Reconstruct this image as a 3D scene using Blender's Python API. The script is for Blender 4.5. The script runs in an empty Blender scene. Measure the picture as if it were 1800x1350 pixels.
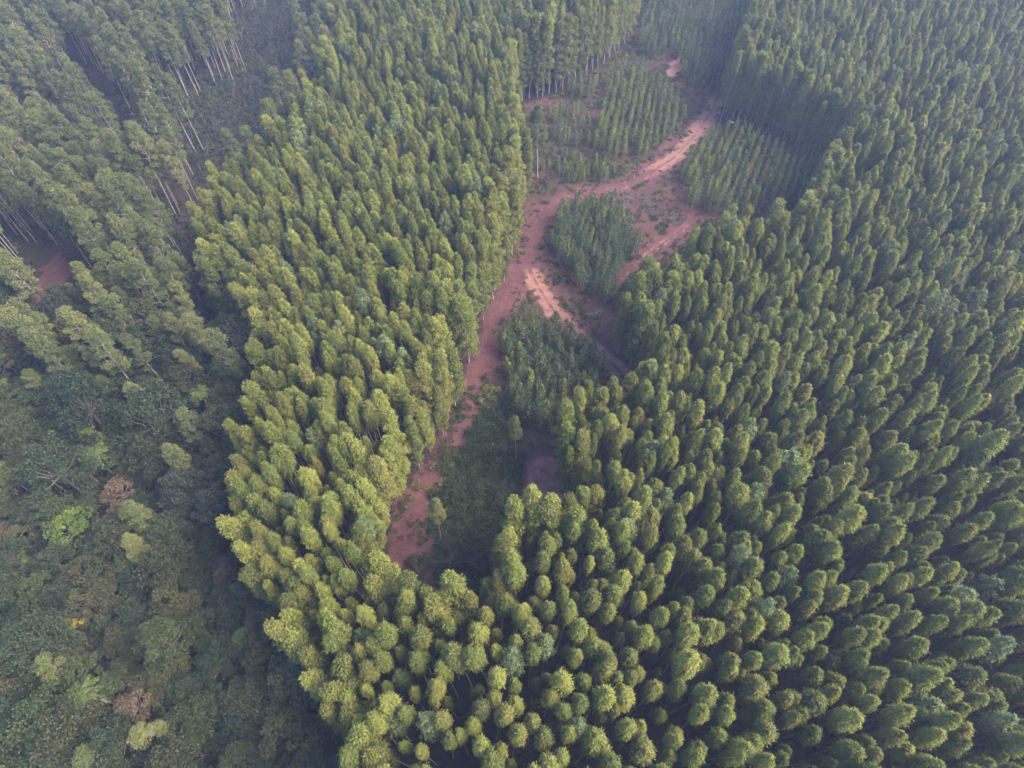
import bpy, math, random
import numpy as np

R = math.radians
S = bpy.context.scene
COL = S.collection
rng = np.random.default_rng(7)
random.seed(7)

# ------------------------------------------------------------------ camera
W0, H0 = 1800.0, 1350.0          # size of the photograph
F = 1070.0                        # focal length in its pixels
HC = 120.0                        # height of the drone
PITCH = R(53.4)                   # below the horizon
cam_d = bpy.data.cameras.new('camera')
cam_d.sensor_width = 36.0
cam_d.lens = 36.0 * F / W0
cam_d.clip_start = 1.0
cam_d.clip_end = 6000.0
cam = bpy.data.objects.new('camera', cam_d)
cam.location = (0, 0, HC)
cam.rotation_euler = (math.pi / 2 - PITCH, 0, 0)
COL.objects.link(cam)
S.camera = cam

# ------------------------------------------------------------------ light
SUN_EL, SUN_AZ = R(47), R(98)     # azimuth from +Y (away from camera) towards +X
world = bpy.data.worlds.new('World')
S.world = world
world.use_nodes = True
wn = world.node_tree.nodes
wl = world.node_tree.links
bg = wn['Background']
sky = wn.new('ShaderNodeTexSky')
sky.sky_type = 'NISHITA'
sky.sun_disc = False
sky.sun_elevation = SUN_EL
sky.sun_rotation = SUN_AZ
sky.air_density = 1.0
sky.dust_density = 2.0
wl.new(sky.outputs[0], bg.inputs[0])
bg.inputs[1].default_value = 0.074
sun_d = bpy.data.lights.new('sun', 'SUN')
sun_d.energy = 1.5
sun_d.angle = R(38)
sun_d.color = (1.0, 0.87, 0.64)
sun = bpy.data.objects.new('sun', sun_d)
sun.location = (150, 50, 300)
# light travels along -Z of the lamp
sun.rotation_euler = (math.pi / 2 - SUN_EL, 0, math.pi - SUN_AZ)
COL.objects.link(sun)

vs = S.view_settings
vs.view_transform = 'Standard'
vs.look = 'None'
vs.gamma = 1.0
vs.use_curve_mapping = False
vs.exposure = 3.2
S.render.engine = 'CYCLES'
cy = S.cycles
cy.max_bounces = 5
cy.diffuse_bounces = 2
cy.glossy_bounces = 1
cy.transmission_bounces = 3
cy.transparent_max_bounces = 6
cy.volume_bounces = 0
cy.use_adaptive_sampling = True
cy.adaptive_threshold = 0.02
cy.use_denoising = True
cy.caustics_reflective = False
cy.caustics_refractive = False

# ------------------------------------------------------------------ mapping between photograph and ground
SP, CP = math.sin(PITCH), math.cos(PITCH)


def ray(px, py):
    u, v = (px - W0 / 2) / F, (H0 / 2 - py) / F
    return np.array([u, CP + v * SP, -SP + v * CP])


def at(px, py, h=0.0):
    d = ray(px, py)
    t = (HC - h) / -d[2]
    return d[0] * t, d[1] * t


def project(x, y, z):
    x, y, z = np.asarray(x, float), np.asarray(y, float), np.asarray(z, float) - HC
    depth = y * CP - z * SP
    up = y * SP + z * CP
    return W0 / 2 + F * x / depth, H0 / 2 - F * up / depth, depth


def poly(pts, h=0.0):
    """polygon of picture points (px, py[, height of what is seen there]) on the ground"""
    return np.array([at(p[0], p[1], p[2] if len(p) > 2 else h) for p in pts])


def inside(pg, x, y):
    x, y = np.asarray(x), np.asarray(y)
    r = np.zeros(x.shape, bool)
    j = len(pg) - 1
    for i in range(len(pg)):
        xi, yi = pg[i]
        xj, yj = pg[j]
        c = ((yi > y) != (yj > y)) & (x < (xj - xi) * (y - yi) / (yj - yi + 1e-12) + xi)
        r ^= c
        j = i
    return r


def dist_line(pl, x, y):
    x, y = np.asarray(x, float), np.asarray(y, float)
    best = np.full(x.shape, 1e9)
    for (ax, ay), (bx, by) in zip(pl[:-1], pl[1:]):
        dx, dy = bx - ax, by - ay
        t = np.clip(((x - ax) * dx + (y - ay) * dy) / (dx * dx + dy * dy + 1e-9), 0, 1)
        best = np.minimum(best, np.hypot(x - ax - t * dx, y - ay - t * dy))
    return best


_NT = np.random.default_rng(99).random((64, 64))


def noise(x, y, s):
    x, y = np.asarray(x, float) / s + 1000, np.asarray(y, float) / s + 1000
    i, j = np.floor(x).astype(int), np.floor(y).astype(int)
    f, g = x - i, y - j
    f, g = f * f * (3 - 2 * f), g * g * (3 - 2 * g)
    i, j, i1, j1 = i % 64, j % 64, (i + 1) % 64, (j + 1) % 64
    return (_NT[i, j] * (1 - f) + _NT[i1, j] * f) * (1 - g) + (_NT[i, j1] * (1 - f) + _NT[i1, j1] * f) * g


# ------------------------------------------------------------------ regions
TOP = 23.0
# edge between the middle stand and the woodland valley on its left (seen at treetop height)
LEFT_EDGE = [(592, -40), (575, 30), (540, 130), (495, 195), (430, 245), (365, 275), (330, 340), (325, 430), (400, 470), (450, 545),
             (430, 640), (415, 720), (372, 800), (390, 870), (405, 960), (470, 1030), (480, 1100), (550, 1170), (565, 1250), (600, 1330), (615, 1420)]
wood_poly = np.array([(-420.0, 620.0)] + [tuple(at(120, -120, 0))][:0] + [(-75.0, 620.0)] + [tuple(at(p[0], p[1], TOP)) for p in LEFT_EDGE] + [(-34.0, -30.0), (-34, -140), (-420, -140)])
edge = poly(LEFT_EDGE, TOP)
clear_poly = poly([
    (1120, -60, 0), (1112, 60, 0), (1075, 105, 0), (1000, 158, 0), (897, 185, 0), (904, 250, 0), (922, 320, 0), (914, 420, 0), (890, 492, 0),
    (858, 555, 0), (842, 620, 0), (808, 700, 0), (770, 800, 0), (708, 872, 0), (680, 900, 0), (690, 1000, 0),
    (700, 1022, TOP), (760, 1030, TOP), (840, 1015, TOP), (850, 975, TOP), (890, 915, TOP), (932, 866, TOP), (975, 960, 2),
    (1022, 905, 2), (992, 790, TOP), (990, 715, TOP), (1025, 665, TOP), (1085, 650, TOP), (1120, 610, TOP), (1105, 640, 0), (1085, 545, TOP), (1125, 480, TOP),
    (1200, 440, TOP), (1225, 385, TOP), (1270, 362, TOP), (1390, 365, TOP), (1432, 330, TOP), (1440, 300, 0), (1400, 265, 0),
    (1330, 235, 0), (1262, 215, 0), (1265, 175, 0), (1275, 150, 0), (1300, 90, 0), (1345, 20, 0), (1380, -60, 0)])
ROAD = [(690, 1040), (712, 960), (735, 890), (778, 815), (822, 720), (838, 650), (858, 590), (876, 535), (910, 490), (932, 445), (945, 400), (975, 362), (1030, 345),
        (1085, 333), (1140, 308), (1185, 280), (1222, 238), (1252, 195), (1262, 165)]
BRANCH = [(925, 465), (945, 505), (975, 550), (1015, 590), (1060, 622), (1095, 655), (1110, 690)]
SPUR = [(1225, 375), (1195, 405), (1150, 435), (1115, 470), (1085, 510)]
road_l, branch_l, spur_l = poly(ROAD), poly(BRANCH), poly(SPUR)
RED_PATCH = poly([(915, 830), (945, 795), (990, 795), (1015, 860), (1010, 935), (950, 920), (925, 880)])
BARE_GAP = poly([(0, 590), (10, 540), (60, 520), (70, 480), (100, 440), (135, 465), (120, 500), (85, 535), (40, 585)])
PALE_PATCH = poly([(1168, 135), (1178, 110), (1200, 92), (1215, 98), (1200, 120), (1182, 138)])
valley_l = np.array([at(*p) for p in [(560, -60), (520, 60), (470, 200), (360, 400), (395, 560), (380, 700), (330, 850), (360, 980), (430, 1150), (470, 1300)]] + [(-45, -120)])


def smooth(a, b, t):
    t = np.clip((t - a) / (b - a), 0, 1)
    return t * t * (3 - 2 * t)


def ground_z(x, y):
    x, y = np.asarray(x, float), np.asarray(y, float)
    near = 1 - smooth(300, 600, np.hypot(x, y - 120))
    d = dist_line(valley_l, x, y)
    z = -5.0 * np.exp(-(d / 17.0) ** 2)
    z = z + (noise(x, y, 46.0) - 0.5) * 2.4 + (noise(x + 71, y, 17.0) - 0.5) * 0.6
    return z * near


# ------------------------------------------------------------------ materials
def node_mat(name):
    m = bpy.data.materials.new(name)
    m.use_nodes = True
    nt = m.node_tree
    b = nt.nodes['Principled BSDF']
    return m, nt, b


def ramp(nt, stops):
    r = nt.nodes.new('ShaderNodeValToRGB')
    while len(r.color_ramp.elements) < len(stops):
        r.color_ramp.elements.new(0.5)
    for e, (p, c) in zip(r.color_ramp.elements, stops):
        e.position = p
        e.color = (*c, 1)
    return r


def leaf_mat(name, stops, trans=0.35, spread=0.62, rough=0.55):
    """leaf colour: a tone of each leaf's own plus a tone of each tree's own, through one ramp"""
    m, nt, b = node_mat(name)
    N, L = nt.nodes, nt.links
    at_ = N.new('ShaderNodeAttribute'); at_.attribute_name = 'tone'
    oi = N.new('ShaderNodeObjectInfo')
    mx = N.new('ShaderNodeMix'); mx.data_type = 'FLOAT'
    mx.inputs[0].default_value = spread
    L.new(at_.outputs['Fac'], mx.inputs[2]); L.new(oi.outputs['Random'], mx.inputs[3])
    rp = ramp(nt, stops)
    L.new(mx.outputs[0], rp.inputs[0])
    L.new(rp.outputs[0], b.inputs['Base Color'])
    b.inputs['Roughness'].default_value = rough
    b.inputs['Specular IOR Level'].default_value = 0.25
    tr = N.new('ShaderNodeBsdfTranslucent')
    L.new(rp.outputs[0], tr.inputs[0])
    ms = N.new('ShaderNodeMixShader'); ms.inputs[0].default_value = trans
    L.new(b.outputs[0], ms.inputs[1]); L.new(tr.outputs[0], ms.inputs[2])
    L.new(ms.outputs[0], N['Material Output'].inputs['Surface'])
    return m


M = {}
M['yellow'] = leaf_mat('eucalyptus_leaves_yellow_green', [(0.0, (0.080, 0.100, 0.023)), (0.5, (0.150, 0.170, 0.037)), (1.0, (0.245, 0.248, 0.055))])
M['olive'] = leaf_mat('eucalyptus_leaves_olive', [(0.0, (0.070, 0.082, 0.021)), (0.5, (0.128, 0.136, 0.032)), (1.0, (0.208, 0.194, 0.048))])
M['grey'] = leaf_mat('eucalyptus_leaves_grey_green', [(0.0, (0.080, 0.110, 0.046)), (0.5, (0.130, 0.165, 0.068)), (1.0, (0.190, 0.222, 0.090))])
M['gum'] = leaf_mat('gum_leaves', [(0.0, (0.064, 0.082, 0.032)), (0.5, (0.110, 0.126, 0.044)), (1.0, (0.176, 0.176, 0.058))])
M['young'] = leaf_mat('young_leaves_bright', [(0.0, (0.070, 0.092, 0.019)), (0.5, (0.122, 0.148, 0.028)), (1.0, (0.185, 0.198, 0.038))])
M['young_dark'] = leaf_mat('young_leaves_dark', [(0.0, (0.032, 0.056, 0.018)), (0.5, (0.054, 0.084, 0.026)), (1.0, (0.090, 0.118, 0.036))])
M['dark'] = leaf_mat('woodland_leaves_dark', [(0.0, (0.021, 0.035, 0.021)), (0.5, (0.035, 0.053, 0.029)), (1.0, (0.055, 0.073, 0.035))])
M['mid'] = leaf_mat('woodland_leaves_mid', [(0.0, (0.033, 0.050, 0.021)), (0.5, (0.053, 0.073, 0.029)), (1.0, (0.079, 0.095, 0.037))])
M['drab'] = leaf_mat('woodland_leaves_drab', [(0.0, (0.041, 0.047, 0.023)), (0.5, (0.064, 0.068, 0.032)), (1.0, (0.095, 0.094, 0.041))])
M['lime'] = leaf_mat('woodland_leaves_lime', [(0.0, (0.060, 0.098, 0.024)), (0.5, (0.092, 0.138, 0.032)), (1.0, (0.13, 0.18, 0.044))])
M['blue'] = leaf_mat('woodland_leaves_bluish', [(0.0, (0.033, 0.047, 0.033)), (0.5, (0.053, 0.068, 0.050)), (1.0, (0.079, 0.094, 0.067))])
M['russet'] = leaf_mat('woodland_leaves_russet', [(0.0, (0.070, 0.053, 0.037)), (0.5, (0.105, 0.077, 0.053)), (1.0, (0.149, 0.110, 0.075))])
M['flower'] = leaf_mat('yellow_blossom', [(0.0, (0.10, 0.12, 0.02)), (0.5, (0.21, 0.18, 0.018)), (1.0, (0.34, 0.27, 0.02))])
M['palm'] = leaf_mat('palm_leaves', [(0.0, (0.050, 0.080, 0.026)), (0.5, (0.085, 0.120, 0.034)), (1.0, (0.13, 0.16, 0.045))], spread=0.2)
M['scrub'] = leaf_mat('scrub_leaves', [(0.0, (0.020, 0.036, 0.013)), (0.5, (0.038, 0.058, 0.019)), (1.0, (0.068, 0.086, 0.028))])
M['dry'] = leaf_mat('dry_stems', [(0.0, (0.045, 0.036, 0.030)), (0.5, (0.090, 0.080, 0.070)), (1.0, (0.16, 0.15, 0.135))], trans=0.1)
M['withered'] = leaf_mat('withered_leaves', [(0.0, (0.07, 0.085, 0.066)), (0.5, (0.12, 0.138, 0.11)), (1.0, (0.18, 0.20, 0.165))], trans=0.2)


def bark_mat(name, a, b_):
    m, nt, b = node_mat(name)
    tc = nt.nodes.new('ShaderNodeTexCoord')
    mp = nt.nodes.new('ShaderNodeMapping'); mp.inputs['Scale'].default_value = (3, 3, 0.35)
    nz = nt.nodes.new('ShaderNodeTexNoise'); nz.inputs['Scale'].default_value = 2.5; nz.inputs['Detail'].default_value = 5
    nt.links.new(tc.outputs['Object'], mp.inputs[0]); nt.links.new(mp.outputs[0], nz.inputs['Vector'])
    r = ramp(nt, [(0.3, a), (0.7, b_)])
    nt.links.new(nz.outputs['Fac'], r.inputs[0]); nt.links.new(r.outputs[0], b.inputs['Base Color'])
    b.inputs['Roughness'].default_value = 0.85
    return m


M['bark'] = bark_mat('eucalyptus_bark', (0.17, 0.13, 0.11), (0.36, 0.31, 0.28))
M['bark_dark'] = bark_mat('woodland_bark', (0.07, 0.055, 0.045), (0.17, 0.14, 0.12))
M['bark_pale'] = bark_mat('pale_bark', (0.15, 0.125, 0.115), (0.30, 0.265, 0.245))


def soil_mat():
    m, nt, b = node_mat('red_soil')
    N, L = nt.nodes, nt.links
    geo = N.new('ShaderNodeNewGeometry')

    def nz(s, d=6, rough=0.6):
        n = N.new('ShaderNodeTexNoise'); n.inputs['Scale'].default_value = s; n.inputs['Detail'].default_value = d
        n.inputs['Roughness'].default_value = rough
        L.new(geo.outputs['Position'], n.inputs['Vector'])
        return n.outputs['Fac']

    def attr(n):
        a = N.new('ShaderNodeAttribute'); a.attribute_name = n
        return a.outputs['Fac']

    def mix(f, a, c):
        x = N.new('ShaderNodeMix'); x.data_type = 'RGBA'
        L.new(f, x.inputs[0]); L.new(a, x.inputs[6]); L.new(c, x.inputs[7])
        return x.outputs[2]

    def ragged(a, n, k):
        """the mask's edge broken up by a noise"""
        s = N.new('ShaderNodeMath'); s.operation = 'SUBTRACT'; L.new(n, s.inputs[0]); s.inputs[1].default_value = 0.5
        q = N.new('ShaderNodeMath'); q.operation = 'MULTIPLY_ADD'; L.new(s.outputs[0], q.inputs[0]); q.inputs[1].default_value = k; L.new(a, q.inputs[2])
        mr = N.new('ShaderNodeMapRange'); mr.interpolation_type = 'SMOOTHSTEP'
        mr.inputs[1].default_value = 0.28; mr.inputs[2].default_value = 0.72
        L.new(q.outputs[0], mr.inputs[0])
        return mr.outputs[0]

    fine, mid, rough_ = nz(2.2), nz(0.45), nz(0.55, 12, 0.78)
    litter = ramp(nt, [(0.3, (0.012, 0.010, 0.008)), (0.55, (0.024, 0.018, 0.014)), (0.75, (0.045, 0.030, 0.025))]); L.new(fine, litter.inputs[0])
    bare = ramp(nt, [(0.28, (0.042, 0.019, 0.022)), (0.5, (0.072, 0.032, 0.034)), (0.72, (0.112, 0.055, 0.054))]); L.new(rough_, bare.inputs[0])
    pale = ramp(nt, [(0.28, (0.112, 0.049, 0.042)), (0.5, (0.168, 0.084, 0.070)), (0.75, (0.240, 0.138, 0.118))]); L.new(rough_, pale.inputs[0])
    herb = ramp(nt, [(0.3, (0.016, 0.018, 0.010)), (0.7, (0.040, 0.036, 0.020))]); L.new(fine, herb.inputs[0])
    c = mix(ragged(attr('bare'), mid, 1.1), litter.outputs[0], bare.outputs[0])
    c = mix(ragged(attr('herb'), fine, 1.3), c, herb.outputs[0])
    c = mix(ragged(attr('track'), mid, 1.2), c, pale.outputs[0])
    # fine grain of clods and small stones
    grain = ramp(nt, [(0.35, (0.72, 0.72, 0.72)), (0.65, (1.15, 1.15, 1.15))]); L.new(nz(5.5, 3), grain.inputs[0])
    mm = N.new('ShaderNodeMix'); mm.data_type = 'RGBA'; mm.blend_type = 'MULTIPLY'; mm.inputs[0].default_value = 1.0
    L.new(c, mm.inputs[6]); L.new(grain.outputs[0], mm.inputs[7])
    L.new(mm.outputs[2], b.inputs['Base Color'])
    b.inputs['Roughness'].default_value = 0.95
    b.inputs['Specular IOR Level'].default_value = 0.1
    bp = N.new('ShaderNodeBump'); bp.inputs['Strength'].default_value = 0.6; bp.inputs['Distance'].default_value = 0.25
    L.new(fine, bp.inputs['Height']); L.new(bp.outputs[0], b.inputs['Normal'])
    return m


M['soil'] = soil_mat()


# ------------------------------------------------------------------ mesh helpers
def mesh_np(name, verts, quads, mats, tone=None, mat_idx=None, smooth_faces=False):
    me = bpy.data.meshes.new(name)
    nv, nf = len(verts), len(quads)
    k = quads.shape[1]
    me.vertices.add(nv)
    me.vertices.foreach_set('co', np.asarray(verts, np.float32).ravel())
    me.loops.add(nf * k)
    me.loops.foreach_set('vertex_index', np.asarray(quads, np.int32).ravel())
    me.polygons.add(nf)
    me.polygons.foreach_set('loop_start', np.arange(0, nf * k, k, dtype=np.int32))
    for m in mats:
        me.materials.append(m)
    if mat_idx is not None:
        me.polygons.foreach_set('material_index', np.asarray(mat_idx, np.int32))
    if smooth_faces:
        me.polygons.foreach_set('use_smooth', np.ones(nf, bool))
    if tone is not None:
        a = me.attributes.new('tone', 'FLOAT', 'FACE')
        a.data.foreach_set('value', np.asarray(tone, np.float32))
    me.update(calc_edges=True)
    return me


def unit(v):
    return v / (np.linalg.norm(v, axis=1, keepdims=True) + 1e-9)


def leaves(c, d, L, Wd, g):
    """elongated leaf diamonds at c, along d, with a random roll"""
    n = len(c)
    d = unit(d)
    s = unit(np.cross(d, unit(g.normal(size=(n, 3)))))
    L = L[:, None] / 2
    Wd = Wd[:, None] / 2
    v = np.stack([c - d * L, c + s * Wd - d * L * 0.15, c + d * L, c - s * Wd - d * L * 0.15], 1).reshape(-1, 3)
    return v, np.arange(n * 4).reshape(n, 4)


def tube(path, radii, seg=6):
    path = np.asarray(path, float)
    n = len(path)
    a = np.linspace(0, 2 * np.pi, seg, endpoint=False)
    vs_ = []
    for i in range(n):
        t = path[min(i + 1, n - 1)] - path[max(i - 1, 0)]
        t = t / (np.linalg.norm(t) + 1e-9)
        up = np.array([1.0, 0, 0]) if abs(t[2]) > 0.7 else np.array([0, 0, 1.0])
        e1 = np.cross(t, up); e1 /= np.linalg.norm(e1)
        e2 = np.cross(t, e1)
        vs_.append(path[i] + radii[i] * (np.cos(a)[:, None] * e1 + np.sin(a)[:, None] * e2))
    v = np.concatenate(vs_)
    q = []
    for i in range(n - 1):
        for k in range(seg):
            k1 = (k + 1) % seg
            q.append((i * seg + k, i * seg + k1, (i + 1) * seg + k1, (i + 1) * seg + k))
    return v, np.array(q)


def join(parts):
    vv, qq, o = [], [], 0
    for v, q in parts:
        vv.append(v); qq.append(q + o); o += len(v)
    return np.concatenate(vv), np.concatenate(qq)


# ------------------------------------------------------------------ tree shapes (each returns crown and trunk arrays, base at the origin)
def eucalyptus(seed, h, crown, rad, nb=84, nl=82, lean=0.4, ragged=0.08, leaf=(0.26, 0.48), wid=(0.075, 0.13), shoulder=0.6):
    """plantation eucalyptus: a dense bullet-shaped crown of drooping sprays high on a bare stem"""
    g = np.random.default_rng(seed)
    bend = g.normal(size=2) * lean

    def axis(z):
        t = z / h
        return np.stack([bend[0] * t * t, bend[1] * t * t, z], -1)
    cs, ds, tn = [], [], []
    limbs = []
    for i in range(nb):
        u = ((i + g.random()) / nb) ** 0.8
        a = i * 2.39996 + g.normal() * 0.3
        pr = max(0.0, 1 - ((u - shoulder) / (1.0 - shoulder)) ** 1.9) ** 0.62 if u > shoulder else 0.42 + 0.58 * (u / shoulder) ** 0.8
        r = max(0.12, rad * pr * (1 + g.normal() * ragged))
        z0 = h - crown + crown * u
        n = int(nl * (0.5 + 0.6 * pr) * (0.7 if u < 0.2 else 1))
        s = 0.35 + 0.65 * g.random(n) ** 0.5
        zz = z0 + crown * 0.04 * s - (0.35 + 0.3 * g.random()) * s * s * r
        aa = a + g.normal(size=n) * 0.13
        c = np.stack([r * s * np.cos(aa), r * s * np.sin(aa), zz], 1)
        c[:, :2] += axis(np.full(n, z0))[:, :2]
        c += g.normal(size=(n, 3)) * (0.10 + 0.09 * r)
        d = np.array([math.cos(a), math.sin(a), 0]) + g.normal(size=(n, 3)) * 0.42
        d[:, 2] += (u - 0.80) * 2.2 - 0.25
        cs.append(c); ds.append(d)
        tn.append(np.clip(0.5 + g.normal() * 0.16 + g.normal(size=n) * 0.3, 0, 1))
        if u < 0.8 and i % 2 == 0:
            p0 = axis(np.array([z0 - 0.3]))[0]
            p1 = p0 + np.array([r * 0.7 * math.cos(a), r * 0.7 * math.sin(a), 0.2])
            limbs.append(tube([p0, (p0 + p1) / 2 + np.array([0, 0, 0.1]), p1], [0.045, 0.03, 0.012], 4))
    c, d, t = np.concatenate(cs), np.concatenate(ds), np.concatenate(tn)
    n = len(c)
    v, q = leaves(c, d, g.uniform(*leaf, n), g.uniform(*wid, n), g)
    zs = np.linspace(0, h * 0.97, 9)
    tr = join([tube(axis(zs), 0.02 + 0.0052 * h * (1 - zs / h) ** 0.8, 7)] + limbs)
    return (v, q, t), tr


def gum(seed, h, crown, rad, nb=34, per=260):
    """older eucalyptus: clumped, open crown with its stem and limbs showing"""
    g = np.random.default_rng(seed)
    bend = g.normal(size=2) * 0.7

    def axis(z):
        t = z / h
        return np.array([bend[0] * t * t, bend[1] * t * t, z])
    cs, ds, tn, limbs = [], [], [], []
    for i in range(nb):
        u = ((i + g.random()) / nb)
        a = i * 2.39996 + g.normal() * 0.5
        pr = min(1.0, (1.04 - u) / 0.62) ** 0.7 * (0.8 + 0.2 * min(1, u / 0.3))
        r = max(0.15, rad * pr * g.uniform(0.55, 1.12))
        z0 = h - crown + crown * u * 0.95
        p0 = axis(z0 - r * 0.3)
        tip = axis(z0) + np.array([r * math.cos(a), r * math.sin(a), r * g.uniform(0.0, 0.5)])
        if u < 0.92:
            mid_ = (p0 * 0.45 + tip * 0.55) + np.array([0, 0, -0.05 * r])
            limbs.append(tube([p0, mid_, tip], [0.07, 0.045, 0.015], 4))
        n = int(per * g.uniform(0.6, 1.2))
        sz = g.uniform(0.75, 1.15) * (0.55 + 0.2 * rad)
        e = unit(g.normal(size=(n, 3))) * (g.random(n) ** 0.4)[:, None]
        c = tip * 0.93 + axis(z0) * 0.07 + e * np.array([sz, sz, sz * 0.8])
        d = e * 1.0 + np.array([math.cos(a) * 0.3, math.sin(a) * 0.3, -0.35]) + g.normal(size=(n, 3)) * 0.35
        cs.append(c); ds.append(d)
        tn.append(np.clip(0.5 + g.normal() * 0.17 + g.normal(size=n) * 0.2, 0, 1))
    c, d, t = np.concatenate(cs), np.concatenate(ds), np.concatenate(tn)
    n = len(c)
    v, q = leaves(c, d, g.uniform(0.26, 0.5, n), g.uniform(0.11, 0.19, n), g)
    zs = np.linspace(0, h * 0.97, 9)
    tr = join([tube(np.array([axis(z) for z in zs]), 0.025 + 0.0052 * h * (1 - zs / h) ** 0.8, 7)] + limbs)
    return (v, q, t), tr


def broadleaf(seed, h, rad, depth, nb=34, per=75, leaf=(0.2, 0.38), wid=(0.11, 0.2), bare=0.0):
    """spreading woodland tree with a domed crown of uneven clumps"""
    g = np.random.default_rng(seed)
    cs, ds, tn, limbs = [], [], [], []
    fork = np.array([g.normal() * 0.2, g.normal() * 0.2, max(0.6, h - depth)])
    squash = g.uniform(0.75, 1.2)
    for i in range(nb):
        a = i * 2.39996 + g.normal() * 0.4
        w = math.sqrt((i + 0.5) / nb)
        rr = rad * w * g.uniform(0.8, 1.12)
        top = h - depth * 0.75 * w ** 2.0 * g.uniform(0.7, 1.2) - g.random() * depth * 0.26
        tip = np.array([rr * math.cos(a) * squash, rr * math.sin(a) / squash, top])
        if i % 2 == 0:
            limbs.append(tube([fork, fork * 0.5 + tip * 0.5 + np.array([0, 0, -0.1 * depth]), tip], [0.09, 0.055, 0.02], 4))
        sz = rad * g.uniform(0.13, 0.27)
        n = int(per * g.uniform(0.6, 1.25) * (1 - bare))
        e = unit(g.normal(size=(n, 3))) * (g.random(n) ** 0.33)[:, None]
        c = tip + e * np.array([sz * 1.15, sz * 1.15, sz * 0.75]) - np.array([0, 0, sz * 0.5])
        d = unit(g.normal(size=(n, 3))) + e * 0.6
        cs.append(c); ds.append(d)
        tn.append(np.clip(0.5 + g.normal() * 0.2 + g.normal(size=n) * 0.18, 0, 1))
    c, d, t = np.concatenate(cs), np.concatenate(ds), np.concatenate(tn)
    n = len(c)
    v, q = leaves(c, d, g.uniform(*leaf, n), g.uniform(*wid, n), g)
    tr = join([tube([np.zeros(3), fork * 0.5 + np.array([0.1, 0, 0]), fork], [0.2, 0.16, 0.12], 6)] + limbs)
    return (v, q, t), tr


def sapling(seed, h, rad, nb=30, nl=20):
    return eucalyptus(seed, h, h * 0.9, rad, nb=nb, nl=nl, lean=0.15, ragged=0.22, leaf=(0.25, 0.48), wid=(0.12, 0.2), shoulder=0.25)


def palm(seed, h, rad, nf=20):
    g = np.random.default_rng(seed)
    vs_, qs, ts = [], [], []
    o = 0
    for i in range(nf):
        a = i * 2.39996
        el = 0.95 - 1.25 * (i / nf) + g.normal() * 0.1
        L = rad * g.uniform(0.9, 1.15)
        prev = None
        m = 22
        s = (np.arange(m) + 1) / m
        px_ = L * s * math.cos(max(-0.2, el) * 0.8)
        pz = L * (s * math.sin(el) - 0.62 * s ** 2.2)
        for side in (-1, 1):
            c = np.stack([px_ * math.cos(a), px_ * math.sin(a), h + pz], 1)
            lat = np.array([-math.sin(a) * side, math.cos(a) * side, -0.45])
            fw = np.array([math.cos(a), math.sin(a), 0.0])
            d = np.tile(lat * 0.8 + fw * 0.65, (m, 1)) + g.normal(size=(m, 3)) * 0.1
            ln = L * 0.30 * np.sin(np.pi * (0.12 + 0.8 * s)) + 0.15
            dd = unit(d)
            c = c + dd * (ln / 2)[:, None]
            v, q = leaves(c, dd, ln, np.full(m, 0.16), g)
            vs_.append(v); qs.append(q + o); o += len(v); ts.append(np.clip(0.5 + g.normal(size=m) * 0.2, 0, 1))
        # the midrib
        rib = np.stack([px_ * math.cos(a), px_ * math.sin(a), h + pz], 1)
        v, q = tube(rib, np.linspace(0.05, 0.015, m), 4)
        vs_.append(v); qs.append(q + o); o += len(v); ts.append(np.full(len(q), 0.8))
    zs = np.linspace(0, h, 7)
    path = np.stack([0.25 * np.sin(zs / h * 1.5), 0.1 * zs / h, zs], 1)
    v = np.concatenate(vs_); v[:, 0] += path[-1, 0]; v[:, 1] += path[-1, 1]
    return (v, np.concatenate(qs), np.concatenate(ts)), tube(path, np.linspace(0.2, 0.13, 7), 8)


def meshes_of(name, shape, leaf_m, bark_m):
    (v, q, t), (tv, tq) = shape
    return (mesh_np(name + '_crown', v, q, [M[leaf_m]], tone=t), mesh_np(name + '_trunk', tv, tq, [M[bark_m]], smooth_faces=True))


def whole_of(name, shape, leaf_m, bark_m):
    (v, q, t), (tv, tq) = shape
    vv, qq = join([(v, q), (tv, tq)])
    return mesh_np(name, vv, qq, [M[leaf_m], M[bark_m]], tone=np.concatenate([t, np.full(len(tq), 0.5)]),
                   mat_idx=np.concatenate([np.zeros(len(q), int), np.ones(len(tq), int)]))


def thing(name, label, cat, loc, rotz=0.0, scale=1.0, group=None):
    o = bpy.data.objects.new(name, None)
    o.empty_display_size = 0.5
    COL.objects.link(o)
    o.location = loc
    o.rotation_euler = (0, 0, rotz)
    o.scale = scale if isinstance(scale, tuple) else (scale,) * 3
    o['label'] = label
    o['category'] = cat
    if group:
        o['group'] = group
    return o


def part(name, me, parent):
    o = bpy.data.objects.new(name, me)
    COL.objects.link(o)
    o.parent = parent
    return o


def plant(name, pair, label, cat, loc, rotz=0.0, scale=1.0, group=None):
    t = thing(name, label, cat, loc, rotz, scale, group)
    t.rotation_euler = (random.gauss(0, 0.022), random.gauss(0, 0.022), rotz)   # no stem stands quite plumb
    part('trunk', pair[1], t)
    part('crown', pair[0], t)
    return t


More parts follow.
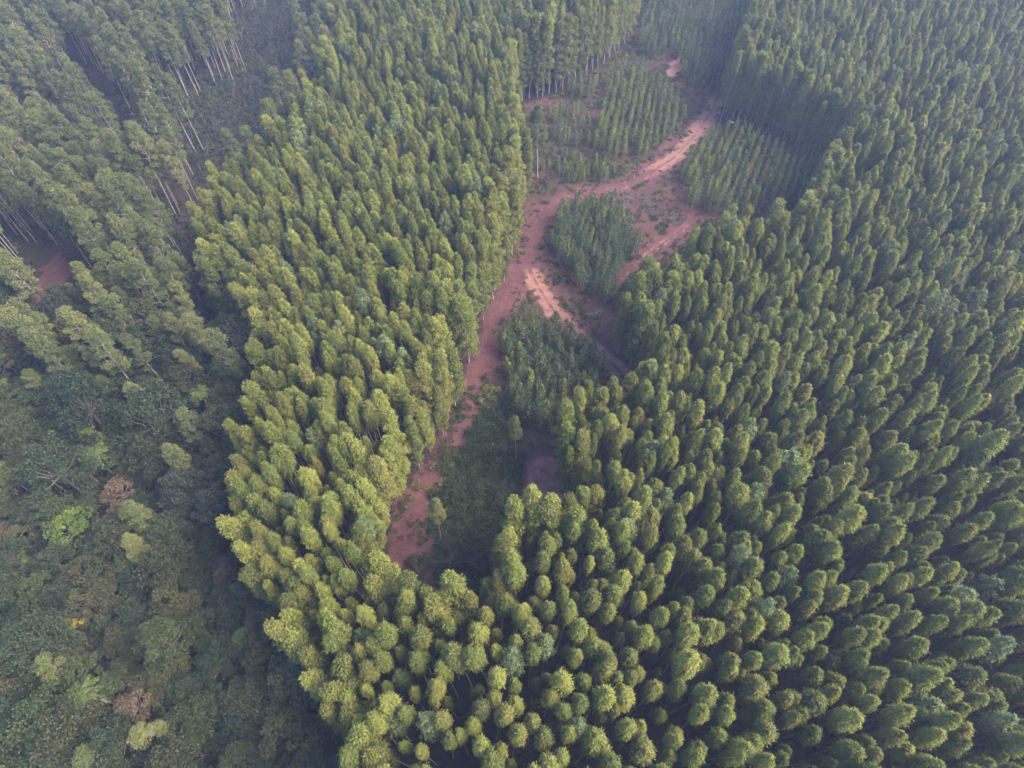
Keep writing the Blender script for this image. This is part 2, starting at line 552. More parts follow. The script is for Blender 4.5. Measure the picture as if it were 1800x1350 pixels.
def stuff(name, label, cat, protos, xyz, rot, scl, var):
    """one object that scatters copies of the prototype meshes over its points"""
    coll = bpy.data.collections.new(name + '_kinds')
    for i, me in enumerate(protos):
        coll.objects.link(bpy.data.objects.new('%s_kind_%02d' % (name, i), me))
    me = bpy.data.meshes.new(name)
    n = len(xyz)
    me.vertices.add(n)
    me.vertices.foreach_set('co', np.asarray(xyz, np.float32).ravel())
    a = me.attributes.new('turn', 'FLOAT_VECTOR', 'POINT')
    rv = np.zeros((n, 3), np.float32); rv[:, 2] = rot
    rv[:, :2] = np.random.default_rng(n).normal(size=(n, 2)) * 0.022
    a.data.foreach_set('vector', rv.ravel())
    a = me.attributes.new('size', 'FLOAT_VECTOR', 'POINT')
    a.data.foreach_set('vector', np.asarray(scl, np.float32).ravel())
    a = me.attributes.new('which', 'INT', 'POINT')
    a.data.foreach_set('value', np.asarray(var, np.int32))
    o = bpy.data.objects.new(name, me)
    COL.objects.link(o)
    o['kind'] = 'stuff'
    o['label'] = label
    o['category'] = cat
    ng = bpy.data.node_groups.new(name + '_scatter', 'GeometryNodeTree')
    ng.interface.new_socket('Geometry', in_out='INPUT', socket_type='NodeSocketGeometry')
    ng.interface.new_socket('Geometry', in_out='OUTPUT', socket_type='NodeSocketGeometry')
    N, L = ng.nodes, ng.links
    gi, go = N.new('NodeGroupInput'), N.new('NodeGroupOutput')
    ip = N.new('GeometryNodeInstanceOnPoints')
    ci = N.new('GeometryNodeCollectionInfo')
    ci.inputs['Collection'].default_value = coll
    ci.inputs['Separate Children'].default_value = True
    ci.inputs['Reset Children'].default_value = True

    def named(nm, ty):
        a_ = N.new('GeometryNodeInputNamedAttribute'); a_.data_type = ty
        a_.inputs['Name'].default_value = nm
        return a_.outputs['Attribute']
    ip.inputs['Pick Instance'].default_value = True
    L.new(gi.outputs[0], ip.inputs['Points'])
    L.new(ci.outputs[0], ip.inputs['Instance'])
    L.new(named('which', 'INT'), ip.inputs['Instance Index'])
    e2r = N.new('FunctionNodeEulerToRotation')
    L.new(named('turn', 'FLOAT_VECTOR'), e2r.inputs[0])
    L.new(e2r.outputs[0], ip.inputs['Rotation'])
    L.new(named('size', 'FLOAT_VECTOR'), ip.inputs['Scale'])
    L.new(ip.outputs[0], go.inputs[0])
    md = o.modifiers.new('scatter', 'NODES')
    md.node_group = ng
    return o


# ------------------------------------------------------------------ ground and tracks
def axis_steps(lo, hi, step, far):
    c = list(np.arange(lo, hi + 0.01, step))
    s, left = step, []
    x = lo
    while x > -far:
        s *= 1.35; x -= s; left.append(x)
    s, right = step, []
    x = hi
    while x < far:
        s *= 1.35; x += s; right.append(x)
    return np.array(left[::-1] + c + right)


def soil_masks(x, y):
    inc = inside(clear_poly, x, y)
    dr = np.minimum(np.minimum(dist_line(road_l, x, y), dist_line(branch_l, x, y)), dist_line(spur_l, x, y))
    bare = np.where(inc, 0.62, 0.10) + 0.5 * np.exp(-(dr / 5.0) ** 2)
    bare = np.where(inside(RED_PATCH, x, y), 1.0, bare)
    herb = np.where(inc, 0.20 + 0.5 * noise(x, y, 11.0), 0.35)
    herb = herb - 0.5 * np.exp(-(dr / 3.2) ** 2)
    px, py, _ = project(x, y, np.zeros_like(x))
    low = inc & (px > 770) & (px < 915) & (py > 700) & (py < 1010)
    herb = np.where(low, herb + 0.35, herb)
    herb = np.where(inc & (py < 340), herb + 0.06 * smooth(4, 9, dr), herb)
    herb = np.where(inside(wood_poly, x, y), 0.5, herb)
    herb = np.where(inside(RED_PATCH, x, y), 0.05, herb)
    herb = np.where(inside(BARE_GAP, x, y), 0.0, herb)
    bare = np.where(inside(BARE_GAP, x, y), 1.0, bare)
    track = np.where(inside(PALE_PATCH, x, y), 0.8, np.where(inside(RED_PATCH, x, y), 0.6, 0.0))
    return np.clip(bare, 0, 1), np.clip(herb, 0, 1), np.clip(track, 0, 1)


def soil_mesh(name, v, q, track=None):
    me = mesh_np(name, v, q, [M['soil']], smooth_faces=True)
    bare, herb, tr = soil_masks(v[:, 0], v[:, 1])
    if track is not None:
        tr = track
        herb = herb * 0.4
    for nm, val in (('bare', bare), ('herb', herb), ('track', tr)):
        a = me.attributes.new(nm, 'FLOAT', 'POINT')
        a.data.foreach_set('value', val.astype(np.float32))
    return me


gx, gy = axis_steps(-270, 270, 2.0, 800), axis_steps(-60, 380, 2.0, 800)
XX, YY = np.meshgrid(gx, gy)
vx, vy = XX.ravel(), YY.ravel()
nx, ny = len(gx), len(gy)
ii, jj = np.meshgrid(np.arange(nx - 1), np.arange(ny - 1))
i0 = (jj * nx + ii).ravel()
gq = np.stack([i0, i0 + 1, i0 + 1 + nx, i0 + nx], 1)
ground_v = np.stack([vx, vy, ground_z(vx, vy)], 1)
g_o = bpy.data.objects.new('ground', soil_mesh('ground', ground_v, gq))
COL.objects.link(g_o)
g_o['kind'] = 'structure'


def grid_z(x, y):
    """height of the ground mesh itself (bilinear between its vertices)"""
    i = np.clip(np.searchsorted(gx, x) - 1, 0, nx - 2); j = np.clip(np.searchsorted(gy, y) - 1, 0, ny - 2)
    Z = ground_v[:, 2].reshape(ny, nx)
    f = (x - gx[i]) / (gx[i + 1] - gx[i]); g = (y - gy[j]) / (gy[j + 1] - gy[j])
    return (Z[j, i] * (1 - f) + Z[j, i + 1] * f) * (1 - g) + (Z[j + 1, i] * (1 - f) + Z[j + 1, i + 1] * f) * g


def dense(pl, step=1.0):
    out = []
    for a, b in zip(pl[:-1], pl[1:]):
        n = max(1, int(np.hypot(*(b - a)) / step))
        for k in range(n):
            out.append(a + (b - a) * k / n)
    out.append(pl[-1])
    out = np.array(out)
    for _ in range(12):
        out[1:-1] = out[:-2] * 0.25 + out[1:-1] * 0.5 + out[2:] * 0.25
    return out


def track_strip(name, pl, width, strength, lift, ends=(6, 6)):
    c = dense(pl)
    t = np.gradient(c, axis=0)
    t /= np.linalg.norm(t, axis=1, keepdims=True)
    nrm = np.stack([-t[:, 1], t[:, 0]], 1)
    across = np.linspace(-1, 1, 25)
    n = len(c)
    w = np.array([width(k / (n - 1)) for k in range(n)]) if callable(width) else np.full(n, width)
    w = w * (0.85 + 0.5 * (noise(c[:, 0], c[:, 1], 7.0) - 0.3))
    P = c[:, None, :] + nrm[:, None, :] * (across[None, :, None] * w[:, None, None] * 0.9)
    v = P.reshape(-1, 2)
    z = grid_z(v[:, 0], v[:, 1]) + lift
    m = len(across)
    i, j = np.meshgrid(np.arange(m - 1), np.arange(n - 1))
    i0 = (j * m + i).ravel()
    q = np.stack([i0, i0 + m, i0 + m + 1, i0 + 1], 1)
    st = strength(np.linspace(0, 1, n)) if callable(strength) else np.full(n, strength)
    s = np.arange(n)
    fade = np.clip(s / ends[0], 0, 1) * np.clip((n - 1 - s) / ends[1], 0, 1)
    prof = np.clip(1.25 * (1 - np.abs(across) ** 1.6), 0, 1)
    ruts = 1 - 0.5 * np.exp(-(across / 0.13) ** 2) + 0.12 * np.exp(-((np.abs(across) - 0.36) / 0.12) ** 2)
    tr = (st * fade)[:, None] * (prof * ruts)[None, :]
    me = soil_mesh(name, np.column_stack([v, z]), q, track=tr.ravel())
    o = bpy.data.objects.new(name, me)
    COL.objects.link(o)
    o['kind'] = 'structure'
    return o


track_strip('dirt_road', road_l, lambda t: 1.8 + 3.2 * smooth(0.45, 0.62, t), lambda t: 0.10 + 0.25 * smooth(0.5, 0.6, t) + 0.55 * smooth(0.70, 0.80, t), 0.035)
track_strip('dirt_road', branch_l, 4.2, 0.85, 0.045)
track_strip('dirt_path', spur_l, 2.4, 0.45, 0.03)


# ------------------------------------------------------------------ plantation trees
def jitter_grid(x0, x1, y0, y1, sx, sy, ang, jit, seed, stagger=0.5):
    g = np.random.default_rng(seed)
    rad = max(abs(x0), abs(x1), abs(y0), abs(y1)) * 1.5
    a, b = np.meshgrid(np.arange(-rad, rad, sx), np.arange(-rad, rad, sy))
    b = b + 0.0
    a = a + (np.round(b / sy) % 2) * sx * stagger
    a, b = a.ravel(), b.ravel()
    a = a + g.normal(size=a.shape) * jit; b = b + g.normal(size=b.shape) * jit
    ca, sa = math.cos(ang), math.sin(ang)
    x, y = a * ca - b * sa, a * sa + b * ca
    k = (x > x0) & (x < x1) & (y > y0) & (y < y1)
    return x[k], y[k]


def in_view(x, y, ztop, margin=0):
    """base or top inside the picture"""
    a, b, d = project(x, y, ztop)
    c, e, d2 = project(x, y, 0 * np.asarray(ztop))
    lo = np.maximum(b, e)
    return (d > 5) & (np.minimum(a, c) < W0 + margin) & (np.maximum(a, c) > -margin) & (b < H0 + margin) & (lo > -margin)


shapes = []
spec = []   # (class, height) of each variant
for k in range(7):
    h = [25.5, 24.5, 25, 24, 26, 24.3, 23][k]
    shapes.append((eucalyptus(100 + k, h, [9.5, 8.6, 9.6, 8.2, 10, 9, 7.8][k], [1.12, 1.04, 1.22, 0.98, 1.16, 1.07, 0.92][k]), 'yellow')); spec.append(('yellow', h))
for k in range(4):
    h = [24.5, 23.5, 25, 22.5][k]
    shapes.append((eucalyptus(140 + k, h, [9.2, 8.4, 9.8, 8][k], [1.09, 1.01, 1.16, 0.92][k]), 'olive')); spec.append(('olive', h))
for k in range(3):
    h = [25, 24, 23][k]
    shapes.append((eucalyptus(160 + k, h, [13, 12, 10][k], [1.65, 1.45, 1.25][k], nb=74, nl=62, ragged=0.22, leaf=(0.24, 0.42), wid=(0.12, 0.2)), 'grey')); spec.append(('grey', h))
for k in range(4):   # trees of the stand's edge keep their lower branches
    h = [24, 25.5, 23, 26][k]
    cl = ['yellow', 'olive', 'olive', 'yellow'][k]
    shapes.append((gum(180 + k, h, [19.5, 21, 18, 21.5][k], [1.9, 2.1, 1.8, 2.2][k], nb=56, per=200), cl)); spec.append((cl, h))
pairs = [meshes_of('eucalyptus_%02d' % i, s, lm, 'bark') for i, (s, lm) in enumerate(shapes)]
wholes = [whole_of('eucalyptus_whole_%02d' % i, s, lm, 'bark') for i, (s, lm) in enumerate(shapes)]

px_, py_ = jitter_grid(-270, 270, -45, 345, 2.72, 2.9, R(24), 0.27, 11)
keep = ~inside(wood_poly, px_, py_) & ~inside(clear_poly, px_, py_)
dr = np.minimum(dist_line(road_l, px_, py_), dist_line(branch_l, px_, py_))
keep &= dr > 1.8
keep &= rng.random(len(px_)) > 0.03
# a few small openings where trees failed
keep &= noise(px_, py_, 6.5) > 0.06
ex, ey = px_[keep], py_[keep]
n_e = len(ex)
ez = grid_z(ex, ey)
cls_noise = noise(ex + 300, ey, 14.0)
var = np.where(rng.random(n_e) < 0.70, rng.integers(0, 7, n_e), rng.integers(7, 11, n_e))
var = np.where(rng.random(n_e) < 0.03 + 0.07 * (cls_noise > 0.75), rng.integers(11, 14, n_e), var)
near_open = np.minimum(dist_line(np.vstack([clear_poly, clear_poly[:1]]), ex, ey), dist_line(edge, ex, ey)) < 5.0
var = np.where(near_open & (rng.random(n_e) < 0.85), rng.integers(14, 18, n_e), var)
esc = np.clip(1.0 + rng.normal(size=n_e) * 0.042, 0.84, 1.12)
small = rng.random(n_e) < 0.26
esc = np.where(small, esc * rng.uniform(0.70, 0.92, n_e), esc)
# the stand behind the clearing is older and taller
tall = (ey > 205) & (ex > -40) & (ex < 70)
esc = np.where(tall, esc * 1.12, esc)
ewd = np.clip(1.0 + rng.normal(size=n_e) * 0.13, 0.74, 1.42) * np.where(small, 0.92, 1.03)
erot = rng.random(n_e) * 6.283
hts = np.array([s[1] for s in spec])[var] * esc
ppx, ppy, pdep = project(ex, ey, ez + hts)
vis = (ppx > -10) & (ppx < W0 + 10) & (ppy > -10) & (ppy < H0 + 10)
order = np.argsort(np.where(vis, pdep, 1e9))
own = np.zeros(n_e, bool)
own[order[:300]] = True
tone_word = {'yellow': 'yellow-green', 'olive': 'olive-green', 'grey': 'grey-green'}
for i in np.where(own)[0]:
    c = spec[var[i]][0]
    size = 'tall' if hts[i] > 26.2 else ('short' if hts[i] < 22.2 else 'mid-height')
    girth = 'broad' if ewd[i] > 1.06 else ('slim' if ewd[i] < 0.94 else 'rounded')
    if ppx[i] < 760:
        where = 'in the near rows beside the mixed woodland'
    elif ppx[i] < 1060:
        where = 'in the near rows straight below the clearing'
    elif ppx[i] < 1430:
        where = 'in the near rows at lower right of the clearing'
    else:
        where = 'in the near rows in the lower right corner'
    lab = '%s %s %s eucalyptus %s' % (size, girth, tone_word[c], where)
    plant('eucalyptus_tree', pairs[var[i]], lab, 'tree', (ex[i], ey[i], ez[i] - 0.1), erot[i], (esc[i] * ewd[i], esc[i] * ewd[i], esc[i]), lab.replace('eucalyptus', 'eucalyptus trees'))
far = ~own
stuff('eucalyptus_plantation', 'dense plantation of tall eucalyptus stretching away around the clearing behind the nearest rows', 'plantation',
      wholes, np.stack([ex, ey, ez - 0.1], 1)[far], erot[far], np.stack([esc * ewd, esc * ewd, esc], 1)[far], var[far])

# ------------------------------------------------------------------ tall gums of the stands on the left
gum_shapes = [gum(300, 28, 15, 2.4), gum(301, 26, 14, 2.1), gum(302, 29, 16.5, 2.6), gum(303, 25, 12, 2.3, nb=25), gum(304, 27, 14, 2.8, nb=32), gum(305, 24, 13, 2.0, nb=26)]
gum_pairs = [meshes_of('gum_%d' % i, s, 'gum', 'bark_pale') for i, s in enumerate(gum_shapes)]
gum_whole = [whole_of('gum_whole_%d' % i, s, 'gum', 'bark_pale') for i, s in enumerate(gum_shapes)]
gum_h = np.array([28, 26, 29, 25, 27, 24.0])

# single gums over the woodland: tip and foot as the photograph shows them
LONE = [((127, 455), (213, 567)), ((85, 512), (175, 590)), ((122, 550), (215, 655)), ((230, 590), (303, 690)), ((118, 607), (190, 690)),
        ((140, 660), (205, 735)), ((225, 675), (283, 745)), ((180, 650), (240, 730)), ((335, 545), (397, 655)), ((290, 548), (345, 640)),
        ((312, 722), (373, 800)), ((275, 782), (347, 852)), ((190, 902), (290, 952)), ((218, 952), (282, 1002)), ((75, 1158), (162, 1198)),
        ((248, 1268), (322, 1303)), ((150, 1312), (235, 1340)), ((5, 602), (72, 682)), ((2, 672), (60, 735)), ((5, 790), (75, 880)), ((18, 850), (62, 893)),
        ((345, 455), (405, 560)), ((270, 470), (325, 560)), ((300, 500), (360, 600)), ((210, 430), (270, 520)), ((325, 610), (372, 690)),
        ((165, 470), (240, 575)), ((60, 640), (125, 725)), ((10, 540), (70, 625)), ((300, 440), (352, 525)), ((395, 500), (438, 575)), ((255, 560), (312, 645)), ((62, 800), (128, 872)), ((150, 745), (212, 815))]
LONE_LABEL = ['gum with a long pale stem just right of the bare red patch', 'grey gum leaning beside the bare red patch', 'tall gum with a pale stem at the upper edge of the mixed woodland',
              'grey-leaved gum with a long pale stem above the woodland', 'bushy gum close under the tallest pale-stemmed one', 'short gum with its pale stem showing in mid woodland',
              'open-crowned gum with a pale stem in mid woodland', 'small gum between two pale-stemmed ones', 'wide gum with bare limbs showing near the dark valley', 'gum leaning over the dark valley beside the bare-limbed one',
              'gum near the single palm at the plantation edge', 'wide gum with a pinkish stem below the palm', 'thin gum in the lower woodland', 'pale thin-crowned gum in the lower woodland',
              'short gum with a bright pale stem by the yellow-flowering tree', 'broad gum at the bottom of the woodland', 'low gum at the very bottom of the woodland', 'gum at the edge of view above the woodland',
              'gum with a pale stem at the edge of view', 'gum rising over the woodland by the palm at the edge', 'crooked gum beside the palm at the edge', 'gum at the top of the dark valley', 'gum in the valley behind the bare-limbed one',
              'slim gum standing in the valley', 'gum on the valley side above the woodland', 'slim gum beside the plantation edge',
              'gum behind the tall pale-stemmed one on the valley slope', 'gum over the woodland between the edge palm and the red patch', 'gum just below the bare red patch at the edge', 'gum at the head of the dark valley near the plantation',
              'gum pressed against the plantation edge above the valley', 'gum between the grey-leaved one and the bare-limbed one', 'round-topped gum in the woodland near the crooked one', 'gum standing above the mid-woodland feather palm']
gx_l, gy_l = [], []
for k, ((tx, ty), (bx, by)) in enumerate(LONE):
    x, y = at(bx, by, -3.0)
    z = float(grid_z(np.array([x]), np.array([y]))[0])
    d = ray(tx, ty)
    h = HC - math.hypot(x, y) / math.hypot(d[0], d[1]) * -d[2] - z
    h = min(max(h, 14), 30)
    v = k % 6
    plant('gum_tree', gum_pairs[v], LONE_LABEL[k], 'tree', (x, y, z - 0.1), k * 1.7, (max(0.92, h / gum_h[v] * 1.12), max(0.92, h / gum_h[v] * 1.12), h / gum_h[v]))
    gx_l.append(x); gy_l.append(y)
# the stands at upper left
cx, cy = jitter_grid(-300, -20, 55, 350, 4.7, 5.0, R(-20), 1.1, 21)
k = inside(wood_poly, cx, cy)
tpx, tpy, _ = project(cx, cy, np.full(len(cx), 25.0))
bpx, bpy_, _ = project(cx, cy, np.zeros(len(cx)))
wood_low = (bpy_ > np.where(bpx < 130, 600, 730)) | ((bpy_ > 590) & (rng.random(len(cx)) < 0.5))
vall = dist_line(valley_l, cx, cy) < np.where(bpy_ < 330, 15.0, 6.0)
gap = poly([(60, 300), (150, 210), (60, 100), (30, 60), (75, 50), (250, 200), (330, 310), (240, 330), (170, 330)])
bare_gap = poly([(55, 480), (85, 440), (140, 450), (215, 540), (185, 590), (110, 570), (60, 530)])
shrub_gap = poly([(400, 40), (560, -40), (545, 80), (500, 200), (430, 250), (330, 250), (300, 190), (380, 160), (440, 130)])
k &= ~wood_low & ~vall & ~inside(bare_gap, cx, cy) & ~inside(shrub_gap, cx, cy)
k &= ~(inside(gap, cx, cy) & (rng.random(len(cx)) < 0.7))
k &= rng.random(len(cx)) > 0.18
k &= dist_line(np.array([at(LEFT_EDGE[i][0], LEFT_EDGE[i][1], TOP) for i in range(len(LEFT_EDGE))]), cx, cy) > 3.5
for a, b in zip(gx_l, gy_l):
    k &= np.hypot(cx - a, cy - b) > 3.5
cx, cy = cx[k], cy[k]
cz = grid_z(cx, cy)
cv = rng.integers(0, 6, len(cx))
csc = np.clip(1.0 + rng.normal(size=len(cx)) * 0.08, 0.75, 1.15)
cr = rng.random(len(cx)) * 6.283
tpx, tpy, tdep = project(cx, cy, cz + 25 * csc)
vis = (tpx > -10) & (tpx < W0) & (tpy > -10) & (tpy < H0)
order = np.argsort(np.where(vis, tdep, 1e9))
ownc = np.zeros(len(cx), bool)
ownc[order[:min(270, int(vis.sum()))]] = True
for i in np.where(ownc)[0]:
    size = 'tall' if csc[i] > 1.05 else ('lower' if csc[i] < 0.94 else 'medium')
    wid = ['wide-crowned', 'narrow-crowned', 'long-crowned', 'short-crowned', 'broad bushy', 'thin'][cv[i]]
    if tpx[i] < 150 and tpy[i] > 90:
        where = 'in the pale stand above the bare red patch'
    elif tpy[i] > 330:
        where = 'on the slope between red patch and dark valley'
    elif tpx[i] < 330:
        where = 'in the hazy far stand at upper left'
    else:
        where = 'beside the shrubby valley floor at upper left'
    lab = '%s %s gum %s' % (size, wid, where)
    plant('gum_tree', gum_pairs[cv[i]], lab, 'tree', (cx[i], cy[i], cz[i] - 0.1), cr[i], csc[i], lab.replace(' gum ', ' gums '))
rest = ~ownc
if rest.any():
    stuff('gum_forest', 'far hazy stand of gums fading out at the upper left', 'forest', gum_whole, np.stack([cx, cy, cz - 0.1], 1)[rest], cr[rest], np.repeat(csc[rest][:, None], 3, 1), cv[rest])

# ------------------------------------------------------------------ mixed woodland at lower left
wl_specs = [('dark', 9, 3.3, 5.0), ('dark', 7, 2.6, 4.0), ('mid', 10, 3.6, 5.5), ('mid', 7.5, 2.7, 4.2), ('drab', 9, 3.7, 4.6), ('drab', 7, 3.0, 3.6),
            ('lime', 8, 2.6, 4.5), ('blue', 8, 3.0, 4.5), ('russet', 7, 2.6, 3.8), ('drab', 8, 3.2, 5.0), ('dark', 11, 4.1, 6.0), ('mid', 8.5, 3.1, 4.4)]
wl_pairs = [meshes_of('woodland_%02d' % i, broadleaf(500 + i, h, r, d, nb=int(24 + 6 * r), per=190, bare=0.45 if c == 'russet' else 0.0), c, 'bark_dark') for i, (c, h, r, d) in enumerate(wl_specs)]
wl_word = {'dark': 'dark green', 'mid': 'mid-green', 'drab': 'dull olive', 'lime': 'bright lime-green', 'blue': 'blue-grey', 'russet': 'thin russet'}
PALMS = [((188, 800), (208, 842)), ((360, 697), (381, 738)), ((4, 772), (20, 788)), ((212, 1232), (222, 1243))]
PALM_LABEL = ['feather palm with drooping fronds standing in mid woodland', 'tall slender palm with a pale stem beside the plantation edge',
              'palm with a short visible stem at the picture edge', 'bright green palm seen from above near the bottom of the woodland']
YELLOW = at(108, 1102, 7.0)
LIME = at(95, 912, 8.0)
marks = [(at(190, 820, 10), 'the mid-woodland feather palm'), (at(362, 705, 10), 'the slender palm'), (YELLOW, 'the yellow-flowering tree'), (LIME, 'the lime creeper-covered tree'),
         (at(215, 1235, 8), 'the bright green palm'), (at(120, 1178, 8), 'the short bright pale stem'), (at(350, 850, 3), 'the pinkish gum stem'), (at(500, 1200, 3), 'the dark plantation edge'),
         (at(60, 640, 3), 'the pale stems at the edge'), (at(300, 1300, 8), 'the broad gum at the bottom'), (at(215, 655, 0), 'the tall pale-stemmed gum')]
tx, ty = jitter_grid(-180, 0, -60, 150, 4.6, 4.6, R(12), 1.1, 31)
k = inside(wood_poly, tx, ty)
apx, apy, _ = project(tx, ty, np.full(len(tx), 6.0))
d_edge = dist_line(edge, tx, ty)
k &= (apy > 560) & (d_edge > 2.2)
for (lx, ly), rr in ((YELLOW, 2.8), (LIME, 4.5)):
    k &= np.hypot(tx - lx, ty - ly) > rr
for (_, (bx, by)) in PALMS:
    a, b = at(bx, by, -3)
    k &= np.hypot(tx - a, ty - b) > 2.4
tx, ty = tx[k], ty[k]
apx, apy, adep = project(tx, ty, np.full(len(tx), 6.0))
tz = grid_z(tx, ty)
vis = (apx > -25) & (apx < W0) & (apy < H0 + 25)
wts = np.array([3, 3, 2.4, 2.4, 3.6, 3.2, 0.5, 1.6, 0.9, 3.2, 2.4, 2.4]); wts /= wts.sum()
tv = rng.choice(len(wl_specs), len(tx), p=wts)
tsc = np.clip(rng.normal(1.1, 0.24, len(tx)), 0.6, 1.65)
trt = rng.random(len(tx)) * 6.283
tzs = np.clip(rng.normal(1.05, 0.28, len(tx)), 0.6, 1.7)
ownt = np.zeros(len(tx), bool)
ownt[np.argsort(np.where(vis, adep, 1e9))[:min(300, int(vis.sum()))]] = True
for i in np.where(ownt)[0]:
    c, h, r, d = wl_specs[tv[i]]
    size = 'large' if r * tsc[i] > 3.5 else ('small' if r * tsc[i] < 2.7 else 'medium')
    m = min(marks, key=lambda q: math.hypot(q[0][0] - tx[i], q[0][1] - ty[i]))[1]
    lab = '%s %s leafy woodland tree near %s' % (size, wl_word[c], m)
    plant('woodland_tree', wl_pairs[tv[i]], lab, 'tree', (tx[i], ty[i], tz[i] - 0.1), trt[i], (float(tsc[i]), float(tsc[i]), float(tsc[i] * tzs[i])), lab.replace(' tree near', ' trees near'))
print('woodland in view', int(vis.sum()))
yz = float(grid_z(np.array([YELLOW[0]]), np.array([YELLOW[1]]))[0])
plant('flowering_tree', meshes_of('flowering', broadleaf(560, 9.0, 2.0, 3.6, nb=18, per=70, leaf=(0.2, 0.4), wid=(0.16, 0.3)), 'flower', 'bark_dark'), 'small tree in bright yellow flower among green woodland', 'tree', (*YELLOW, yz))
lz = float(grid_z(np.array([LIME[0]]), np.array([LIME[1]]))[0])
plant('creeper_covered_tree', meshes_of('creeper', broadleaf(561, 9.5, 4.2, 5.5, nb=46, per=95, leaf=(0.3, 0.5), wid=(0.25, 0.45)), 'lime', 'bark_dark'), 'wide tree smothered in bright lime-green creeper at the woodland edge', 'tree', (*LIME, lz))
for k, ((tx_, ty_), (bx, by)) in enumerate(PALMS):
    x, y = at(bx, by, -3.0)
    z = float(grid_z(np.array([x]), np.array([y]))[0])
    h = [11, 13, 10, 11][k]
    pr = meshes_of('palm_%d' % k, palm(600 + k, h, [3.0, 2.6, 2.4, 3.0][k]), 'palm', 'bark_pale')
    plant('palm_tree', pr, PALM_LABEL[k], 'palm', (x, y, z - 0.1), k)

# shrubs under the woodland and along the valley
shrub_protos = [whole_of('shrub_%d' % i, broadleaf(700 + i, h, r, h * 0.75, nb=16, per=45), c, 'bark_dark')
                for i, (c, h, r) in enumerate([('dark', 3.2, 1.8), ('mid', 2.6, 1.6), ('dark', 2.2, 1.5), ('blue', 2.8, 1.6), ('russet', 2.4, 1.5), ('mid', 4.2, 2.2)])]
sx, sy = jitter_grid(-300, 0, -60, 345, 2.6, 2.6, R(5), 0.7, 41)
sp_x, sp_y, _ = project(sx, sy, np.zeros(len(sx)))
k = inside(wood_poly, sx, sy) & ~inside(BARE_GAP, sx, sy)
upper = sp_y < 560
k &= ~upper | (rng.random(len(sx)) < 0.35 + 0.55 * (noise(sx, sy, 13) > 0.45)) | inside(shrub_gap, sx, sy)
pale_st = upper & (sp_x < 200)
k &= ~pale_st | (rng.random(len(sx)) < 0.3)
sx, sy = sx[k], sy[k]
ns = len(sx)
ss = rng.uniform(0.6, 1.3, ns)
stuff('undergrowth', 'dark tangled shrubs filling the woodland floor and valley', 'undergrowth', shrub_protos, np.stack([sx, sy, grid_z(sx, sy) - 0.15], 1), rng.random(ns) * 6.283,
      np.repeat(ss[:, None], 3, 1), rng.choice(6, ns, p=[0.3, 0.2, 0.2, 0.1, 0.06, 0.14]))

# ------------------------------------------------------------------ young eucalyptus in the clearing
yg_spec = [('young', 6.0, 0.74), ('young', 5.2, 0.66), ('young', 6.6, 0.8), ('young_dark', 7.5, 1.25), ('young_dark', 6.5, 1.1), ('young_dark', 8.2, 1.4)]
yg_shapes = [sapling(800 + i, h, r) for i, (c, h, r) in enumerate(yg_spec)]
yg_pairs = [meshes_of('young_%d' % i, s, yg_spec[i][0], 'bark') for i, s in enumerate(yg_shapes)]
yg_whole = [whole_of('young_whole_%d' % i, s, yg_spec[i][0], 'bark') for i, s in enumerate(yg_shapes)]
PATCH = [  # outline in the photograph, spacing, rows' direction, share of dark ones, scale, chance, words
    ([(966, 400), (1000, 368), (1060, 372), (1112, 405), (1128, 440), (1112, 485), (1085, 545), (1035, 525), (985, 475), (962, 440)], 2.0, 10, 0.85, 1.0, 0.97, 'in the dense dark clump inside the fork of the track'),
    ([(885, 600), (905, 560), (940, 555), (985, 600), (1040, 625), (1085, 665), (1050, 690), (1005, 700), (985, 770), (935, 775), (900, 730), (882, 670)], 2.0, -5, 0.75, 1.05, 0.95, 'in the clump below the fork of the track'),
    ([(1050, 225), (1070, 160), (1130, 150), (1195, 185), (1192, 235), (1130, 275), (1060, 290), (1030, 270)], (2.5, 2.4), -13, 0.05, 1.1, 0.86, 'in the pale green rows beside the upper track'),
    ([(1190, 345), (1215, 270), (1250, 240), (1320, 250), (1400, 285), (1425, 320), (1390, 362), (1300, 380), (1230, 385), (1190, 362)], (2.4, 2.3), -25, 0.12, 1.1, 0.90, 'in the straight rows right of the upper track'),
    ([(945, 292), (1000, 282), (1080, 296), (1062, 328), (985, 322)], 2.1, 0, 0.2, 0.8, 0.9, 'in the low bushy strip above the track bend'),
    ([(965, 200), (1030, 188), (1045, 220), (1012, 255), (972, 248)], 2.6, 0, 0.2, 0.8, 0.7, 'in the thin patch beside the lone tall tree'),
    ([(1125, 40), (1145, -30), (1345, -30), (1310, 70), (1265, 150), (1215, 165), (1175, 90), (1150, 105), (1115, 95)], 2.5, 12, 0.7, 1.0, 0.85, 'in the hazy far part of the clearing'),
    ([(1000, 165), (1060, 130), (1100, 120), (1165, 145), (1080, 155), (1030, 185)], 2.8, 0, 0.4, 0.9, 0.7, 'at the foot of the tall far stand'),
    ([(1140, 300), (1200, 290), (1190, 330), (1150, 330)], 4.0, 0, 0.2, 0.6, 0.4, 'scattered along the upper track'),
    ([(1060, 530), (1110, 470), (1170, 430), (1165, 470), (1110, 530), (1080, 560)], 2.9, 0, 0.9, 0.85, 0.7, 'by the narrow red path beside the large plantation'),
]
yx, yy, yv, ysc, yw = [], [], [], [], []
